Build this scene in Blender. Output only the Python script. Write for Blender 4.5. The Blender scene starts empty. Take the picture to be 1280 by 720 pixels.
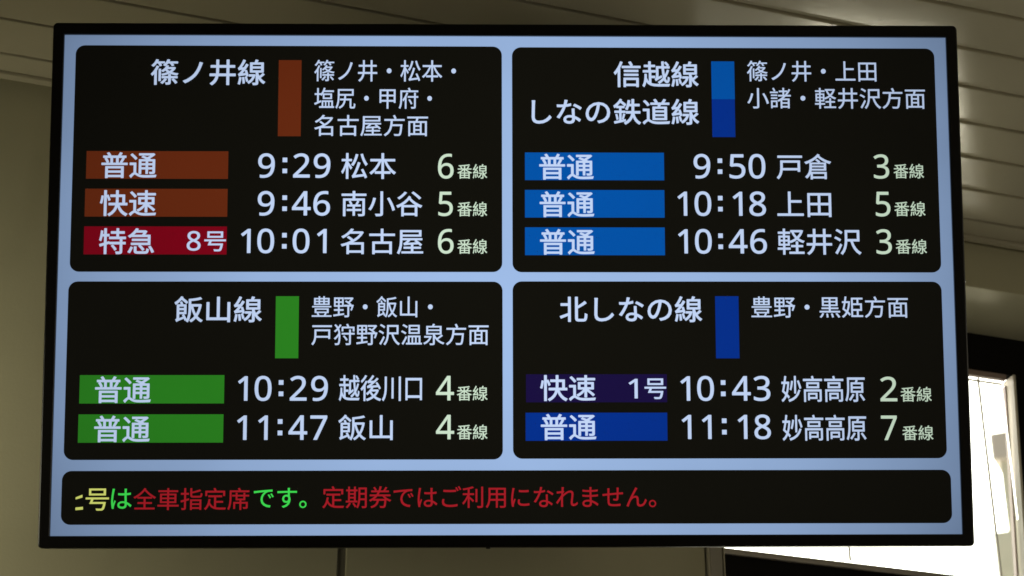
import bpy, bmesh, math, random
from mathutils import Matrix, Vector

random.seed(4)
S = bpy.context.scene
COL = S.collection

# ------------------------------------------------------------------ camera
cam_data = bpy.data.cameras.new('camera')
cam_data.sensor_width = 36.0
cam_data.lens = 72.56
cam_data.clip_start = 0.05
cam_data.clip_end = 500
cam = bpy.data.objects.new('camera', cam_data)
COL.objects.link(cam)
cam.location = (0, 0, 1.5)
cam.rotation_euler = (math.radians(90 + 27.913), 0, 0)
cam_data.dof.use_dof = True
cam_data.dof.focus_distance = 2.79
cam_data.dof.aperture_fstop = 9.0
S.camera = cam

# ------------------------------------------------------------------ world, exposure
world = bpy.data.worlds.new('World')
S.world = world
world.use_nodes = True
bg = world.node_tree.nodes['Background']
bg.inputs['Color'].default_value = (1.0, 0.88, 0.62, 1)
bg.inputs['Strength'].default_value = 0.014
S.view_settings.view_transform = 'Standard'
S.view_settings.look = 'None'
S.view_settings.exposure = 0
S.view_settings.gamma = 1
S.render.film_transparent = False
S.cycles.filter_width = 1.6
S.cycles.max_bounces = 8

# ------------------------------------------------------------------ area lights in and outside the hall
def area(name, loc, target, size, power, colour, spread=180):
    d = bpy.data.lights.new(name, 'AREA')
    d.shape = 'RECTANGLE'
    d.size, d.size_y = size
    d.energy = power
    d.color = colour
    d.spread = math.radians(spread)
    o = bpy.data.objects.new(name, d)
    COL.objects.link(o)
    o.location = loc
    o.rotation_euler = (Vector(target) - Vector(loc)).to_track_quat('-Z', 'Y').to_euler()
    return o

area('hall_lamp_left', (-1.40, 2.18, 2.42), (-1.10, 2.70, 2.64), (0.3, 0.3), 2.0, (1.0, 0.94, 0.69), 90)
area('hall_windows_right', (2.9, 0.9, 2.0), (1.2, 2.9, 3.1), (0.8, 0.6), 10.5, (1.0, 0.90, 0.68))  # stands for the hall's other windows, out of view on the right
area('ground_bounce_fill', (2.6, 6.2, 0.2), (1.7, 2.7, 3.3), (3.0, 1.6), 340.0, (1.0, 0.90, 0.72))  # added light in place of sunlit ground outside; no lamp stands there

# ------------------------------------------------------------------ materials
def new_mat(name):
    m = bpy.data.materials.new(name)
    m.use_nodes = True
    return m, m.node_tree.nodes, m.node_tree.links, m.node_tree.nodes['Principled BSDF']

def paint(name, colour, rough=0.5, spec=0.5, var=0.06, scale=4.0, bump=0.0, bump_scale=180.0, stain=0.0, metal=0.0):
    """painted or anodised surface: uneven colour, fine orange-peel bump, faint dirt"""
    m, n, l, p = new_mat(name)
    tc = n.new('ShaderNodeTexCoord')
    no = n.new('ShaderNodeTexNoise'); no.inputs['Scale'].default_value = scale
    no.inputs['Detail'].default_value = 6; no.inputs['Roughness'].default_value = 0.6
    l.new(tc.outputs['Object'], no.inputs['Vector'])
    cr = n.new('ShaderNodeValToRGB')
    cr.color_ramp.elements[0].position = 0.3; cr.color_ramp.elements[1].position = 0.7
    cr.color_ramp.elements[0].color = tuple(c * (1 - var) for c in colour) + (1,)
    cr.color_ramp.elements[1].color = tuple(min(1, c * (1 + var)) for c in colour) + (1,)
    l.new(no.outputs['Fac'], cr.inputs['Fac'])
    out = cr.outputs['Color']
    if stain:
        n2 = n.new('ShaderNodeTexNoise'); n2.inputs['Scale'].default_value = 11
        n2.inputs['Detail'].default_value = 8
        mp = n.new('ShaderNodeMapping'); mp.inputs['Scale'].default_value = (1, 1, 0.25)
        l.new(tc.outputs['Object'], mp.inputs['Vector']); l.new(mp.outputs['Vector'], n2.inputs['Vector'])
        r2 = n.new('ShaderNodeValToRGB')
        r2.color_ramp.elements[0].position = 0.55; r2.color_ramp.elements[0].color = (1, 1, 1, 1)
        r2.color_ramp.elements[1].position = 0.8; r2.color_ramp.elements[1].color = (1 - stain, 1 - stain * 1.1, 1 - stain * 1.3, 1)
        l.new(n2.outputs['Fac'], r2.inputs['Fac'])
        mx = n.new('ShaderNodeMix'); mx.data_type = 'RGBA'; mx.blend_type = 'MULTIPLY'; mx.inputs['Factor'].default_value = 1
        l.new(out, mx.inputs['A']); l.new(r2.outputs['Color'], mx.inputs['B'])
        out = mx.outputs['Result']
    l.new(out, p.inputs['Base Color'])
    p.inputs['Roughness'].default_value = rough
    p.inputs['Specular IOR Level'].default_value = spec
    p.inputs['Metallic'].default_value = metal
    if bump:
        n3 = n.new('ShaderNodeTexNoise'); n3.inputs['Scale'].default_value = bump_scale; n3.inputs['Detail'].default_value = 3
        l.new(tc.outputs['Object'], n3.inputs['Vector'])
        b = n.new('ShaderNodeBump'); b.inputs['Strength'].default_value = bump; b.inputs['Distance'].default_value = 0.002
        l.new(n3.outputs['Fac'], b.inputs['Height']); l.new(b.outputs['Normal'], p.inputs['Normal'])
    return m

def lcd(name, colour, strength=1.0, fall=0.30):
    """lit pixels of the screen: emission with the panel's own uneven backlight"""
    m, n, l, p = new_mat(name)
    p.inputs['Base Color'].default_value = (0.006, 0.006, 0.006, 1)
    p.inputs['Roughness'].default_value = 0.42
    p.inputs['Specular IOR Level'].default_value = 0.22
    tc = n.new('ShaderNodeTexCoord')
    sp = n.new('ShaderNodeSeparateXYZ'); l.new(tc.outputs['Object'], sp.inputs['Vector'])
    def mt(op, a, b):
        q = n.new('ShaderNodeMath'); q.operation = op
        for i, v in enumerate((a, b)):
            if isinstance(v, (int, float)): q.inputs[i].default_value = v
            else: l.new(v, q.inputs[i])
        return q.outputs[0]
    x = mt('DIVIDE', sp.outputs['X'], 0.605)
    y = mt('DIVIDE', sp.outputs['Y'], 0.34)
    r2 = mt('ADD', mt('MULTIPLY', mt('MULTIPLY', x, x), fall), mt('MULTIPLY', mt('MULTIPLY', y, y), fall * 0.35))
    no = n.new('ShaderNodeTexNoise'); no.inputs['Scale'].default_value = 3.5; no.inputs['Detail'].default_value = 4
    l.new(tc.outputs['Object'], no.inputs['Vector'])
    mura = mt('MULTIPLY', mt('SUBTRACT', no.outputs['Fac'], 0.5), 0.22)
    st = mt('MULTIPLY', mt('ADD', mt('SUBTRACT', 1.0, r2), mura), strength)
    p.inputs['Emission Color'].default_value = tuple(colour) + (1,)
    l.new(st, p.inputs['Emission Strength'])
    return m

def srgb(r, g, b):
    f = lambda v: (v / 255) / 12.92 if v / 255 <= 0.04045 else ((v / 255 + 0.055) / 1.055) ** 2.4
    return (f(r), f(g), f(b))

M = {
    'ceiling': paint('ceiling_paint', (0.46, 0.42, 0.305), 0.13, 0.30, 0.05, 2.5, 0.04, 60),
    'wall': paint('wall_paint', (0.48, 0.45, 0.30), 0.45, 0.4, 0.05, 1.6, 0.10, 220, 0.10),
    'trim': paint('trim_paint', (0.44, 0.40, 0.29), 0.4, 0.5, 0.05, 6),
    'post': paint('post_metal', (0.40, 0.37, 0.31), 0.38, 0.5, 0.06, 9, 0.05, 300),
    'dark': paint('dark_panel', (0.006, 0.005, 0.004), 0.7, 0.08, 0.2, 7, 0.05, 200),
    'joint': paint('joint_dark', (0.17, 0.16, 0.12), 0.6, 0.3, 0.1, 20),
    'frame': paint('window_metal', (0.34, 0.30, 0.25), 0.35, 0.5, 0.06, 14, 0.05, 300),
    'jamb': paint('jamb_paint', (0.72, 0.66, 0.54), 0.5, 0.4, 0.06, 14, stain=0.15),
    'sash': paint('sash_metal', (0.30, 0.22, 0.19), 0.4, 0.5, 0.06, 14),
    'bezel': paint('bezel_plastic', (0.010, 0.009, 0.008), 0.34, 0.45, 0.1, 30, 0.06, 900),
    'housing': paint('housing_metal', (0.016, 0.016, 0.016), 0.5, 0.4, 0.1, 20, 0.05, 400),
    'screw': paint('screw_steel', (0.6, 0.6, 0.58), 0.25, 0.5, 0.05, 50, metal=1.0),
    'paving': paint('paving_concrete', (0.42, 0.40, 0.36), 0.8, 0.2, 0.1, 0.6, stain=0.15),
    'facade': paint('facade_render', (0.90, 0.87, 0.74), 0.8, 0.2, 0.08, 0.8, stain=0.15),
    'facade_cap': paint('facade_cap', (0.76, 0.68, 0.64), 0.7, 0.3, 0.08, 1.5),
    'border': lcd('lcd_border_blue', srgb(159, 188, 231), 1.0, 0.45),
    'black': lcd('lcd_black', srgb(17, 16, 11), 1.0, 0.45),
    'white': lcd('lcd_white', srgb(196, 215, 248), 1.0, 0.2),
    'pale green': lcd('lcd_pale_green', srgb(207, 229, 205), 1.0, 0.2),
    'brown': lcd('lcd_brown', srgb(103, 42, 18)),
    'crimson': lcd('lcd_crimson', srgb(126, 4, 24)),
    'azure': lcd('lcd_azure', srgb(2, 83, 168)),
    'blue': lcd('lcd_blue', srgb(4, 48, 140)),
    'green': lcd('lcd_green', srgb(44, 131, 33)),
    'indigo': lcd('lcd_indigo', srgb(25, 15, 62)),
    'yellow': lcd('lcd_yellow', srgb(222, 228, 118), 1.0, 0.2),
    'bright green': lcd('lcd_bright_green', srgb(66, 226, 84), 1.0, 0.2),
    'red': lcd('lcd_red', srgb(166, 28, 38), 1.0, 0.2),
}

def glass_mat():
    m, n, l, p = new_mat('window_glass')
    n.remove(p)
    out = n['Material Output']
    t = n.new('ShaderNodeBsdfTransparent'); t.inputs['Color'].default_value = (0.94, 0.96, 0.94, 1)
    g = n.new('ShaderNodeBsdfGlossy'); g.inputs['Roughness'].default_value = 0.02
    f = n.new('ShaderNodeFresnel'); f.inputs['IOR'].default_value = 1.35
    mx = n.new('ShaderNodeMixShader')
    l.new(f.outputs[0], mx.inputs[0]); l.new(t.outputs[0], mx.inputs[1]); l.new(g.outputs[0], mx.inputs[2])
    l.new(mx.outputs[0], out.inputs['Surface'])
    return m
M['glass'] = glass_mat()

def sky_mat():
    m, n, l, p = new_mat('overcast_sky')
    n.remove(p)
    e = n.new('ShaderNodeEmission')
    tc = n.new('ShaderNodeTexCoord'); no = n.new('ShaderNodeTexNoise'); no.inputs['Scale'].default_value = 0.08
    l.new(tc.outputs['Object'], no.inputs['Vector'])
    cr = n.new('ShaderNodeValToRGB')
    cr.color_ramp.elements[0].color = (0.96, 0.92, 0.82, 1); cr.color_ramp.elements[1].color = (1, 0.97, 0.89, 1)
    l.new(no.outputs['Fac'], cr.inputs['Fac']); l.new(cr.outputs['Color'], e.inputs['Color'])
    e.inputs['Strength'].default_value = SKY
    l.new(e.outputs[0], n['Material Output'].inputs['Surface'])
    return m
SKY = 6.0
M['sky'] = sky_mat()

# ------------------------------------------------------------------ mesh helpers
def link(name, bm, mat, parent=None, smooth=False, label=None):
    me = bpy.data.meshes.new(name)
    bm.to_mesh(me); bm.free()
    me.materials.append(mat)
    if smooth:
        for p in me.polygons: p.use_smooth = True
    o = bpy.data.objects.new(name, me)
    COL.objects.link(o)
    if parent is not None: o.parent = parent
    if label: o['label'] = label
    return o

def empty(name, label, cat, matrix, group=None):
    o = bpy.data.objects.new(name, None)
    COL.objects.link(o)
    o.empty_display_size = 0.1
    o.matrix_world = matrix
    tag(o, label, cat, group)
    return o

def tag(o, label, cat, group=None):
    o['label'] = label; o['category'] = cat
    if group: o['group'] = group
    return o

def box(bm, x0, x1, y0, y1, z0, z1, bevel=0.0):
    vs = [bm.verts.new(v) for v in ((x0, y0, z0), (x1, y0, z0), (x1, y1, z0), (x0, y1, z0),
                                    (x0, y0, z1), (x1, y0, z1), (x1, y1, z1), (x0, y1, z1))]
    fs = [bm.faces.new([vs[i] for i in q]) for q in ((3, 2, 1, 0), (4, 5, 6, 7), (0, 1, 5, 4), (1, 2, 6, 5), (2, 3, 7, 6), (3, 0, 4, 7))]
    if bevel:
        es = list({e for f in fs for e in f.edges})
        bmesh.ops.bevel(bm, geom=es, offset=bevel, segments=2, affect='EDGES', profile=0.6)

def prism(bm, pts, y0, y1):
    """polygon in x, z swept from y0 to y1"""
    a = [bm.verts.new((x, y0, z)) for x, z in pts]
    b = [bm.verts.new((x, y1, z)) for x, z in pts]
    bm.faces.new(a); bm.faces.new(b[::-1])
    n = len(pts)
    for i in range(n):
        bm.faces.new((a[i], b[i], b[(i + 1) % n], a[(i + 1) % n]))
    bmesh.ops.recalc_face_normals(bm, faces=bm.faces[:])

def rounded(x0, x1, y0, y1, r, seg=6):
    pts = []
    for cx, cy, a0 in ((x1 - r, y1 - r, 0), (x0 + r, y1 - r, 90), (x0 + r, y0 + r, 180), (x1 - r, y0 + r, 270)):
        for k in range(seg + 1):
            a = math.radians(a0 + 90 * k / seg)
            pts.append((cx + r * math.cos(a), cy + r * math.sin(a)))
    return pts

def sheet(bm, pts, z):
    bm.faces.new([bm.verts.new((x, y, z)) for x, y in pts])

# ------------------------------------------------------------------ the hall behind the board
# wall frame: x along the wall, y into the wall, z up from the floor; the wall face is y = 0
WALL = Matrix.Translation((-0.78290, 2.78832, 0)) @ Matrix.Rotation(math.atan2(0.3080153, 0.9513814), 4, 'Z')
CEIL = 3.345        # ceiling height
SOFFIT = 3.257      # underside of the wall above the window bay
BACK = 0.165        # the window bay lies this far behind the wall face

def on_wall(o):
    o.matrix_world = WALL
    return o

# ceiling of narrow boards running along the wall, each joint a small step and groove
bm = bmesh.new()
GROOVE = [0.0835 + 0.0957 * k for k in range(38)]
prof = [(-0.02, 0.045), (0.021, 0.045), (0.021, 0.0)]
for g in GROOVE:
    prof += [(g - 0.0055, 0.0), (g - 0.0040, 0.0010), (g - 0.0034, 0.011), (g + 0.0030, 0.011), (g + 0.0034, 0.0008), (g + 0.0050, -0.0008), (g + 0.0110, 0.0)]
prof.append((GROOVE[-1] + 0.09, 0.0))
xs = [-3.0 + 0.5 * k for k in range(16)]
grid = [[bm.verts.new((x, -d, CEIL + h)) for d, h in prof] for x in xs]
for i in range(len(xs) - 1):
    for j in range(len(prof) - 1):
        bm.faces.new((grid[i][j], grid[i + 1][j], grid[i + 1][j + 1], grid[i][j + 1]))
bmesh.ops.recalc_face_normals(bm, faces=bm.faces[:])
o = on_wall(link('ceiling', bm, M['ceiling']))
o['kind'] = 'structure'

# edge trim between ceiling boards and wall
bm = bmesh.new()
box(bm, -3.0, 4.6, -0.036, -0.021, CEIL - 0.007, CEIL - 0.0005, 0.0015)
o = on_wall(link('ceiling_trim', bm, M['trim']))
tag(o, 'thin beige trim strip running where the board ceiling meets the wall', 'trim')

# beige wall to the left of the dark joint
bm = bmesh.new()
box(bm, -3.0, 0.5450, 0.0, 0.10, 0.0, CEIL + 0.04, 0.002)
o = on_wall(link('wall', bm, M['wall']))
tag(o, 'plain beige wall left of the dark vertical joint, behind the board', 'wall')

# panel between the dark joint and the corner post
t = empty('wall_panel', 'beige wall panel below the board between dark joint and grey corner post', 'wall panel', WALL)
bm = bmesh.new()
box(bm, 0.5580, 1.1500, 0.0, 0.10, 0.0, CEIL + 0.04, 0.002)
link('panel', bm, M['wall'], t)
bm = bmesh.new()
box(bm, 0.5453, 0.5577, 0.0025, 0.10, 0.0, CEIL - 0.002)  # dark strip set into the gap between the two wall panels
link('joint_strip', bm, M['joint'], t, label='dark strip in the gap between wall panels')

# corner post at the end of the wall
t = empty('corner_post', 'slim grey metal corner post at the left edge of the window bay', 'post', WALL)
bm = bmesh.new()
box(bm, 1.1580, 1.1800, -0.002, BACK + 0.02, 0.0, SOFFIT - 0.001, 0.001)
link('post', bm, M['post'], t)
bm = bmesh.new()
box(bm, 1.1520, 1.1562, -0.005, 0.05, 0.0, SOFFIT - 0.002, 0.001)
box(bm, 1.1803, 1.1826, -0.005, 0.02, 0.0, SOFFIT - 0.002, 0.0008)
link('edge_bead', bm, M['trim'], t, label='lighter edge beads of the post')

# wall above the bay, its underside is the pale soffit
bm = bmesh.new()
box(bm, 1.1505, 4.6, 0.0, 0.30, SOFFIT, CEIL + 0.04, 0.002)
o = on_wall(link('wall_header', bm, M['wall']))
tag(o, 'beige wall strip with pale underside above the window, right of the board', 'wall')

# dark panelling of the bay round the window opening
WL, WR_T, WR_B, WB, WT = 1.165, 1.8690, 1.8440, 2.754, 3.178
bm = bmesh.new()
box(bm, 1.1805, 2.7, BACK, BACK + 0.02, 2.58, WB)
box(bm, 1.1805, 2.7, BACK, BACK + 0.02, 0.0, 0.25)
box(bm, 2.7002, 4.6, BACK, BACK + 0.02, 0.0, WB)
box(bm, 1.1805, 4.6, BACK, BACK + 0.02, WT, SOFFIT - 0.001)
prism(bm, [(WR_B + 0.0035, WB + 0.0003), (4.6, WB + 0.0003), (4.6, WT - 0.0003), (WR_T + 0.0035, WT - 0.0003)], BACK, BACK + 0.02)
o = on_wall(link('bay_panelling', bm, M['dark']))
tag(o, 'dark brown panelling surrounding the bright window', 'panelling')

# the window
t = empty('window', 'bright overexposed window with thin glazing bars in dark panelling', 'window', WALL)
bm = bmesh.new()
prism(bm, [(1.8420, 2.7545), (WR_B + 0.003, 2.7545), (WR_T + 0.003, WT - 0.001), (1.8670, WT - 0.001)], BACK - 0.006, BACK + 0.030)
link('jamb', bm, M['jamb'], t, label='pale jamb on the right side of the window')
bm = bmesh.new()
prism(bm, [(1.8385, 2.767), (1.8418, 2.767), (1.8665, WT - 0.013), (1.8635, WT - 0.013)], BACK + 0.020, BACK + 0.030)
link('inner_sash', bm, M['sash'], t, label='reddish sash edge beside the jamb')
bm = bmesh.new()
box(bm, WL, 1.853, BACK - 0.004, BACK + 0.006, WT - 0.0125, WT - 0.0015, 0.001)
link('head_rail', bm, M['sash'], t)
bm = bmesh.new()
box(bm, WL, 1.8415, BACK - 0.003, BACK + 0.006, WB + 0.0005, 2.7612, 0.001)
link('sill', bm, M['frame'], t)
bm = bmesh.new()
box(bm, WL, 1.8415, BACK - 0.007, BACK - 0.0005, WB - 0.0045, WB - 0.0005, 0.001)
link('sill_bead', bm, M['frame'], t)
for x in (1.7955, 1.4975):
    bm = bmesh.new()
    box(bm, x, x + 0.0022, BACK + 0.001, BACK + 0.006, 2.767, 3.1635)
    link('glazing_bar', bm, M['jamb'], t)
bm = bmesh.new()
box(bm, WL, 1.850, BACK + 0.0015, BACK + 0.0055, 3.1566, 3.1578)
link('glazing_bar', bm, M['jamb'], t)
bm = bmesh.new()
box(bm, WL, 1.8500, BACK + 0.009, BACK + 0.014, 2.7560, 3.1640)
link('pane', bm, M['glass'], t)
bm = bmesh.new()
box(bm, WL, 2.6998, BACK + 0.009, BACK + 0.014, 0.2505, 2.5795)  # lower glazing, out of view; opening widened to pass more light to the ceiling
link('pane', bm, M['glass'], t)

# outside: pale building and white overcast sky
t = empty('building', 'pale stepped building seen through the window at its right edge', 'building', Matrix.Translation((4.10, 15.6, 0)) @ Matrix.Rotation(math.radians(-24), 4, 'Z'))
bm = bmesh.new()
box(bm, 0.0, 3.0, -0.6, 3.0, 7.30, 7.92)
box(bm, -0.10, 3.0, -0.7, 3.2, 5.9, 7.30)
prism(bm, [(-0.26, 0.0), (3.0, 0.0), (3.0, 6.9), (-0.12, 6.9), (-0.14, 6.7)], -0.75, 3.2)
link('wall', bm, M['facade'], t)
bm = bmesh.new()
box(bm, -0.05, 3.1, -0.66, 3.1, 7.925, 8.15, 0.02)
link('roof', bm, M['facade_cap'], t)

bm = bmesh.new()
sheet(bm, [(-70, 5), (70, 5), (70, 70), (-70, 70)], -0.6)
o = link('ground', bm, M['paving'])
o['kind'] = 'structure'

bm = bmesh.new()
N = 24
ring = []
for k in range(N + 1):
    a = math.radians(8 + 167 * k / N)
    ring.append((60 * math.cos(a), 60 * math.sin(a)))
lo = [bm.verts.new((x, y, -10)) for x, y in ring]
hi = [bm.verts.new((x, y, 45)) for x, y in ring]
tp = [bm.verts.new((x * 0.5, y * 0.5, 62)) for x, y in ring]
for k in range(N):
    bm.faces.new((lo[k], lo[k + 1], hi[k + 1], hi[k]))
    bm.faces.new((hi[k], hi[k + 1], tp[k + 1], tp[k]))
bm.faces.new(tp)
o = link('sky', bm, M['sky'], smooth=True)
o['kind'] = 'structure'

# ------------------------------------------------------------------ the departure board
# board frame: x right, y up the tilted screen, z out of the screen; origin at the bottom edge of the casing
AX = Matrix(((0.99974642, -0.0026785, 0.02235914), (0.02015851, -0.33609675, -0.94161171), (0.01003694, 0.94182366, -0.33595753)))
AX = AX.to_quaternion().to_matrix()
CENTRE = Vector((-0.00564, 2.45902, 2.81274))
HALF = 0.357
board_m = Matrix.Translation(CENTRE - HALF * AX.col[1]) @ AX.to_4x4()
board = empty('departure_board', 'black-framed station departure screen with Japanese train times, tilted down before the beige wall', 'departure board', board_m)
UP = Matrix.Translation((0, HALF, 0))

def on_board(o):
    o.matrix_local = UP
    return o

OX, OY, IX, IY = 0.6205, 0.3566, 0.6050, 0.3403
bm = bmesh.new()
SEG = 5
def ringv(hx, hy, r, z):
    return [bm.verts.new((x, y, z)) for x, y in rounded(-hx, hx, -hy, hy, r, SEG)]
loops = [ringv(OX - 0.004, OY - 0.004, 0.004, -0.034), ringv(OX, OY, 0.0060, -0.031), ringv(OX, OY, 0.0060, 0.0030), ringv(OX - 0.0006, OY - 0.0006, 0.0056, 0.0044),
         ringv(OX - 0.0020, OY - 0.0020, 0.0046, 0.0050), ringv(IX + 0.0012, IY + 0.0012, 0.0012, 0.0050), ringv(IX + 0.0003, IY + 0.0003, 0.0008, 0.0044),
         ringv(IX, IY, 0.0006, 0.0034), ringv(IX, IY, 0.0006, -0.004)]
for a, b in zip(loops, loops[1:]):
    n = len(a)
    for i in range(n):
        bm.faces.new((a[i], a[(i + 1) % n], b[(i + 1) % n], b[i]))
bmesh.ops.recalc_face_normals(bm, faces=bm.faces[:])
on_board(link('bezel', bm, M['bezel'], board))

bm = bmesh.new()
box(bm, -OX + 0.006, OX - 0.006, -OY + 0.006, OY - 0.006, -0.062, -0.0345, 0.004)
on_board(link('back_cover', bm, M['housing'], board))
bm = bmesh.new()
box(bm, -0.20, 0.20, -0.16, 0.10, -0.085, -0.0625, 0.003)
on_board(link('mount_plate', bm, M['housing'], board))
# tilting hanger that carries the board from the ceiling
bm = bmesh.new()
base = board_m.inverted()
foot = CENTRE + AX.col[2] * -0.10
for dx in (-0.12, 0.12):
    p0 = Vector((foot.x + dx, 2.72, foot.z - 0.06)); p1 = Vector((foot.x + dx, 2.72, CEIL - 0.002))
    vs = []
    for p in (p0, p1):
        vs.append([bm.verts.new(base @ (p + Vector((sx * 0.016, sy * 0.016, 0)))) for sx, sy in ((-1, -1), (1, -1), (1, 1), (-1, 1))])
    for i in range(4):
        bm.faces.new((vs[0][i], vs[0][(i + 1) % 4], vs[1][(i + 1) % 4], vs[1][i]))
    bm.faces.new(vs[0][::-1]); bm.faces.new(vs[1])
box(bm, -0.136, 0.136, HALF - 0.06, HALF + 0.02, -0.25, -0.086)
link('hanger', bm, M['housing'], board)

bm = bmesh.new()
box(bm, -0.030, -0.024, -OY - 0.0018, -OY + 0.004, -0.004, 0.0022, 0.0008)
on_board(link('sensor', bm, M['bezel'], board))
bm = bmesh.new()
bmesh.ops.create_uvsphere(bm, u_segments=12, v_segments=8, radius=0.0022, matrix=Matrix.Translation((OX, 0.0005, -0.004)))
on_board(link('side_screw', bm, M['screw'], board, smooth=True))

# lit pale blue page, with everything shown on it as its children
bm = bmesh.new()
sheet(bm, [(-IX, -IY), (IX, -IY), (IX, IY), (-IX, IY)], 0.0)
screen = on_board(link('screen', bm, M['border'], board, label='pale blue lit screen page'))

PANELS = [
    ('route_panel', -589.5, -7.5, 12.7, 325.9) ,
    ('route_panel', 6.4, 588.8, 12.5, 325.0) ,
    ('route_panel', -590.4, -7.2, -240.1, -0.4) ,
    ('route_panel', 6.4, 588.2, -239.2, -0.0) ,
    ('message_panel', -591.7, 592.4, -325.6, -254.6) ,
]
BARS = [
    ('route_colour_bar', 'brown', -312.6, -281.5, 199.4, 305.7) ,
    ('route_colour_bar', 'azure', 280.2, 311.9, 252.6, 305.8) ,
    ('route_colour_bar', 'blue', 280.2, 311.7, 199.6, 252.6) ,
    ('route_colour_bar', 'green', -312.1, -281.1, -104.4, -20.5) ,
    ('route_colour_bar', 'blue', 280.1, 311.7, -104.6, -20.2) ,
    ('service_badge', 'brown', -570.9, -379.2, 140.1, 178.3) ,
    ('service_badge', 'brown', -571.4, -379.3, 88.0, 126.3) ,
    ('service_badge', 'crimson', -571.4, -379.4, 36.3, 74.6) ,
    ('service_badge', 'azure', 23.7, 213.4, 139.2, 177.5) ,
    ('service_badge', 'azure', 23.5, 213.3, 87.5, 125.6) ,
    ('service_badge', 'azure', 23.4, 213.1, 35.8, 74.0) ,
    ('service_badge', 'green', -571.7, -379.3, -165.0, -127.0) ,
    ('service_badge', 'green', -572.1, -379.6, -217.2, -179.5) ,
    ('service_badge', 'indigo', 24.0, 213.3, -163.8, -126.1) ,
    ('service_badge', 'blue', 23.3, 213.1, -215.3, -177.8) ,
]
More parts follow.
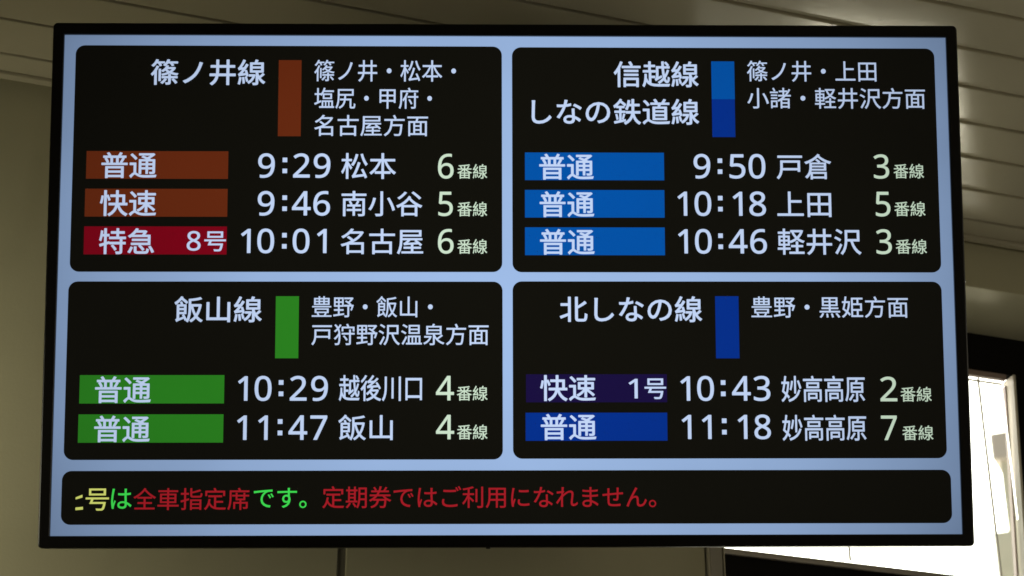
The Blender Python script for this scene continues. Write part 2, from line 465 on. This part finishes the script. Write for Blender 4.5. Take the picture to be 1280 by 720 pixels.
TEXTS = [
    ('route_name_text', '篠ノ井線', 'white', -486.5, -330.7, 270.0, 306.4) ,
    ('direction_text', '篠ノ井・松本・', 'white', -263.9, -70.3, 275.7, 306.1) ,
    ('direction_text', '塩尻・甲府・', 'white', -263.5, -103.1, 237.8, 267.3) ,
    ('direction_text', '名古屋方面', 'white', -263.1, -108.4, 199.7, 229.2) ,
    ('service_text', '普通', 'white', -550.4, -475.8, 140.8, 176.7) ,
    ('service_text', '快速', 'white', -551.2, -475.2, 88.5, 124.3) ,
    ('service_text', '特急', 'white', -550.9, -476.8, 36.5, 72.1) ,
    ('service_number_text', '8', 'white', -433.0, -414.4, 41.3, 68.3) ,
    ('service_number_text', '号', 'white', -409.5, -380.4, 40.5, 67.8) ,
    ('destination_text', '松本', 'white', -225.9, -151.7, 140.3, 176.1) ,
    ('destination_text', '南小谷', 'white', -225.1, -115.7, 88.8, 123.7) ,
    ('destination_text', '名古屋', 'white', -225.7, -114.4, 36.8, 71.9) ,
    ('platform_number_text', '6', 'pale green', -94.6, -73.4, 140.8, 175.4) ,
    ('platform_number_text', '5', 'pale green', -94.0, -74.4, 89.1, 122.8) ,
    ('platform_number_text', '6', 'pale green', -94.4, -73.3, 37.5, 71.5) ,
    ('platform_text', '番線', 'pale green', -68.3, -27.7, 140.9, 161.1) ,
    ('platform_text', '番線', 'pale green', -68.2, -27.8, 88.9, 109.0) ,
    ('platform_text', '番線', 'pale green', -68.2, -27.8, 37.5, 57.6) ,
    ('route_name_text', '信越線', 'white', 145.9, 262.5, 268.9, 305.5) ,
    ('route_name_text', 'しなの鉄道線', 'white', 33.1, 262.4, 216.4, 252.8) ,
    ('direction_text', '篠ノ井・上田', 'white', 329.2, 507.6, 277.3, 306.8) ,
    ('direction_text', '小諸・軽井沢方面', 'white', 329.1, 573.9, 239.3, 268.8) ,
    ('service_text', '普通', 'white', 43.1, 117.3, 139.7, 175.8) ,
    ('service_text', '普通', 'white', 43.4, 117.6, 87.9, 123.7) ,
    ('service_text', '普通', 'white', 43.7, 117.7, 36.3, 71.7) ,
    ('destination_text', '戸倉', 'white', 367.2, 442.1, 140.7, 176.2) ,
    ('destination_text', '上田', 'white', 367.0, 440.8, 88.6, 123.8) ,
    ('destination_text', '軽井沢', 'white', 366.5, 480.4, 36.4, 72.5) ,
    ('platform_number_text', '3', 'pale green', 500.3, 521.4, 141.8, 175.8) ,
    ('platform_number_text', '5', 'pale green', 501.5, 521.6, 89.4, 123.7) ,
    ('platform_number_text', '3', 'pale green', 500.9, 522.0, 37.4, 71.9) ,
    ('platform_text', '番線', 'pale green', 527.4, 569.1, 142.3, 162.6) ,
    ('platform_text', '番線', 'pale green', 526.9, 569.5, 89.9, 110.3) ,
    ('platform_text', '番線', 'pale green', 527.3, 569.9, 38.0, 58.1) ,
    ('route_name_text', '飯山線', 'white', -447.7, -330.6, -56.0, -20.6) ,
    ('direction_text', '豊野・飯山・', 'white', -263.6, -101.2, -49.2, -20.5) ,
    ('direction_text', '戸狩野沢温泉方面', 'white', -263.7, -26.1, -86.9, -57.9) ,
    ('service_text', '普通', 'white', -551.0, -476.6, -164.5, -128.6) ,
    ('service_text', '普通', 'white', -550.8, -476.9, -216.7, -181.2) ,
    ('destination_text', '越後川口', 'white', -226.3, -115.3, -162.2, -127.1) ,
    ('destination_text', '飯山', 'white', -226.6, -154.1, -214.4, -180.2) ,
    ('platform_number_text', '4', 'pale green', -96.6, -72.5, -161.2, -128.2) ,
    ('platform_number_text', '4', 'pale green', -96.4, -72.2, -213.2, -180.5) ,
    ('platform_text', '番線', 'pale green', -68.7, -27.5, -161.5, -141.7) ,
    ('platform_text', '番線', 'pale green', -68.4, -27.6, -213.5, -193.6) ,
    ('route_name_text', '北しなの線', 'white', 69.8, 262.2, -55.7, -20.3) ,
    ('direction_text', '豊野・黒姫方面', 'white', 328.9, 541.5, -49.6, -20.5) ,
    ('service_text', '快速', 'white', 42.8, 117.5, -162.4, -127.2) ,
    ('service_number_text', '1', 'white', 161.7, 173.9, -158.7, -132.3) ,
    ('service_number_text', '号', 'white', 183.0, 212.1, -159.6, -131.8) ,
    ('service_text', '普通', 'white', 43.6, 117.9, -214.5, -179.4) ,
    ('destination_text', '妙高高原', 'white', 367.3, 479.9, -163.6, -128.4) ,
    ('destination_text', '妙高高原', 'white', 367.6, 480.4, -215.6, -180.9) ,
    ('platform_number_text', '2', 'pale green', 500.6, 523.3, -162.8, -129.5) ,
    ('platform_number_text', '7', 'pale green', 500.4, 521.8, -214.9, -182.0) ,
    ('platform_text', '番線', 'pale green', 527.8, 569.9, -163.3, -143.3) ,
    ('platform_text', '番線', 'pale green', 528.7, 570.5, -215.1, -195.3) ,
    ('message_text', '号', 'yellow', -559.5, -528.8, -307.0, -277.9) ,
    ('message_text', 'は', 'bright green', -525.9, -498.9, -304.8, -278.2) ,
    ('message_text', '全車指定席', 'red', -496.6, -343.5, -306.5, -277.2) ,
    ('message_text', 'です。', 'bright green', -337.7, -267.7, -304.1, -277.5) ,
    ('message_text', '定期券ではご利用になれません。', 'red', -246.9, 196.8, -304.6, -275.4) ,
]
TIMES = [
    ('9:29', [-327.3, -302.4, -279.8, -252.0], 141.5, 175.6) ,
    ('9:46', [-327.1, -302.0, -279.4, -251.9], 89.4, 123.5) ,
    ('10:01', [-353.7, -326.8, -301.7, -279.2, -251.3], 37.8, 71.8) ,
    ('9:50', [265.1, 289.8, 313.5, 340.4], 141.6, 176.0) ,
    ('10:18', [237.6, 265.6, 289.4, 312.9, 340.2], 89.7, 123.9) ,
    ('10:46', [237.7, 265.4, 288.9, 312.6, 340.5], 37.8, 72.0) ,
    ('10:29', [-354.5, -327.4, -303.5, -280.5, -252.2], -161.9, -128.1) ,
    ('11:47', [-354.9, -326.9, -304.1, -280.4, -252.7], -214.2, -180.7) ,
    ('10:43', [237.9, 265.1, 288.9, 313.3, 341.1], -162.3, -128.4) ,
    ('11:18', [238.8, 265.9, 289.5, 314.0, 340.9], -213.7, -180.4) ,
]
Z_PANEL, Z_BAR, Z_TEXT = 0.0006, 0.0011, 0.0016

for kind, x0, x1, y0, y1 in PANELS:
    bm = bmesh.new()
    sheet(bm, rounded(x0 / 1e3, x1 / 1e3, y0 / 1e3, y1 / 1e3, 0.0125, 8), Z_PANEL)
    link(kind, bm, M['black'], screen, label='black message strip with rounded corners' if kind == 'message_panel' else 'black route panel with rounded corners')

for kind, colour, x0, x1, y0, y1 in BARS:
    bm = bmesh.new()
    sheet(bm, [(x0 / 1e3, y0 / 1e3), (x1 / 1e3, y0 / 1e3), (x1 / 1e3, y1 / 1e3), (x0 / 1e3, y1 / 1e3)], Z_BAR)
    link(kind, bm, M[colour], screen, label=colour + (' upright bar for the route' if kind == 'route_colour_bar' else ' badge for the train service'))

def outline(text):
    """flat filled mesh of a string in Blender's own font: vertices (x, y) and faces"""
    c = bpy.data.curves.new('glyphs', 'FONT')
    c.body = text
    c.size = 1.0
    c.resolution_u = 4
    o = bpy.data.objects.new('glyphs', c)
    COL.objects.link(o)
    bpy.context.view_layer.update()
    dg = bpy.context.evaluated_depsgraph_get()
    me = o.evaluated_get(dg).to_mesh()
    vs = [(v.co.x, v.co.y) for v in me.vertices]
    fs = [tuple(p.vertices) for p in me.polygons]
    o.evaluated_get(dg).to_mesh_clear()
    bpy.data.objects.remove(o)
    bpy.data.curves.remove(c)
    return vs, fs

def digits(s):
    return ''.join(chr(0x1D7E2 + int(ch)) if ch.isdigit() else ch for ch in s)

OFFS = ((0, 0), (-1, -1), (1, -1), (1, 1), (-1, 1), (0, 1), (0, -1), (1, 0), (-1, 0))
def stamp(bm, vs, fs, fx, fy, weight):
    """put an outline down several times, nudged by the stroke weight, to print it bolder"""
    for k, (dx, dy) in enumerate(OFFS):
        r = weight * (0.72 if dx and dy else 1.0)
        nv = [bm.verts.new((fx(x) + dx * r, fy(y) + dy * r, Z_TEXT + 0.00002 * k)) for x, y in vs]
        for f in fs:
            try: bm.faces.new([nv[i] for i in f])
            except ValueError: pass

def text_in_box(bm, text, x0, x1, y0, y1, weight):
    vs, fs = outline(digits(text))
    ax0, ax1 = min(v[0] for v in vs), max(v[0] for v in vs)
    ay0, ay1 = min(v[1] for v in vs), max(v[1] for v in vs)
    x0 += weight; x1 -= weight; y0 += weight; y1 -= weight
    sx = (x1 - x0) / (ax1 - ax0); sy = (y1 - y0) / (ay1 - ay0)
    stamp(bm, vs, fs, lambda x: x0 + (x - ax0) * sx, lambda y: y0 + (y - ay0) * sy, weight)

WEIGHT = {'route_name_text': 0.00046, 'direction_text': 0.00012, 'service_text': 0.00046, 'service_number_text': 0.00025, 'destination_text': 0.00028,
          'platform_number_text': 0.00025, 'platform_text': 0.00008, 'message_text': 0.00014}
for kind, text, colour, x0, x1, y0, y1 in TEXTS:
    bm = bmesh.new()
    text_in_box(bm, text, x0 / 1e3, x1 / 1e3, y0 / 1e3, y1 / 1e3, WEIGHT[kind])
    link(kind, bm, M[colour], screen, label=colour + ' text reading ' + text)

# departure times: every digit in its own cell, square dots for the colon
for text, cells, y0, y1 in TIMES:
    bm = bmesh.new()
    w = 0.00036
    b0, b1 = y0 / 1e3 + w, y1 / 1e3 - w
    for ch, cx in zip(text, cells):
        cx /= 1e3
        if ch == ':':
            for lo in (0.0066, 0.0218):
                q = [(cx - 0.0031, y0 / 1e3 + lo), (cx + 0.0031, y0 / 1e3 + lo), (cx + 0.0031, y0 / 1e3 + lo + 0.0062), (cx - 0.0031, y0 / 1e3 + lo + 0.0062)]
                bm.faces.new([bm.verts.new((x, y, Z_TEXT)) for x, y in q])
            continue
        vs, fs = outline(digits(ch))
        zs = [v[1] for v in outline(digits('0'))[0]]
        lo, hi = min(zs), max(zs)
        sc = (b1 - b0) / (hi - lo)
        ax0, ax1 = min(v[0] for v in vs), max(v[0] for v in vs)
        mid = (ax0 + ax1) / 2
        stamp(bm, vs, fs, lambda x: cx + (x - mid) * sc * 1.02, lambda y: b0 + (y - lo) * sc, w)
    link('departure_time_text', bm, M['white'], screen, label='white departure time reading ' + text)

# the tail of a character half scrolled off the left end of the message
bm = bmesh.new()
for q in (((-572.8, -289.5), (-563.9, -286.0), (-563.8, -289.7), (-572.7, -292.3)), ((-572.7, -302.9), (-562.8, -301.9), (-562.7, -305.6), (-572.6, -306.4))):
    bm.faces.new([bm.verts.new((x / 1e3, y / 1e3, Z_TEXT)) for x, y in q])
link('message_text', bm, M['yellow'], screen, label='yellow end of a cut off character')
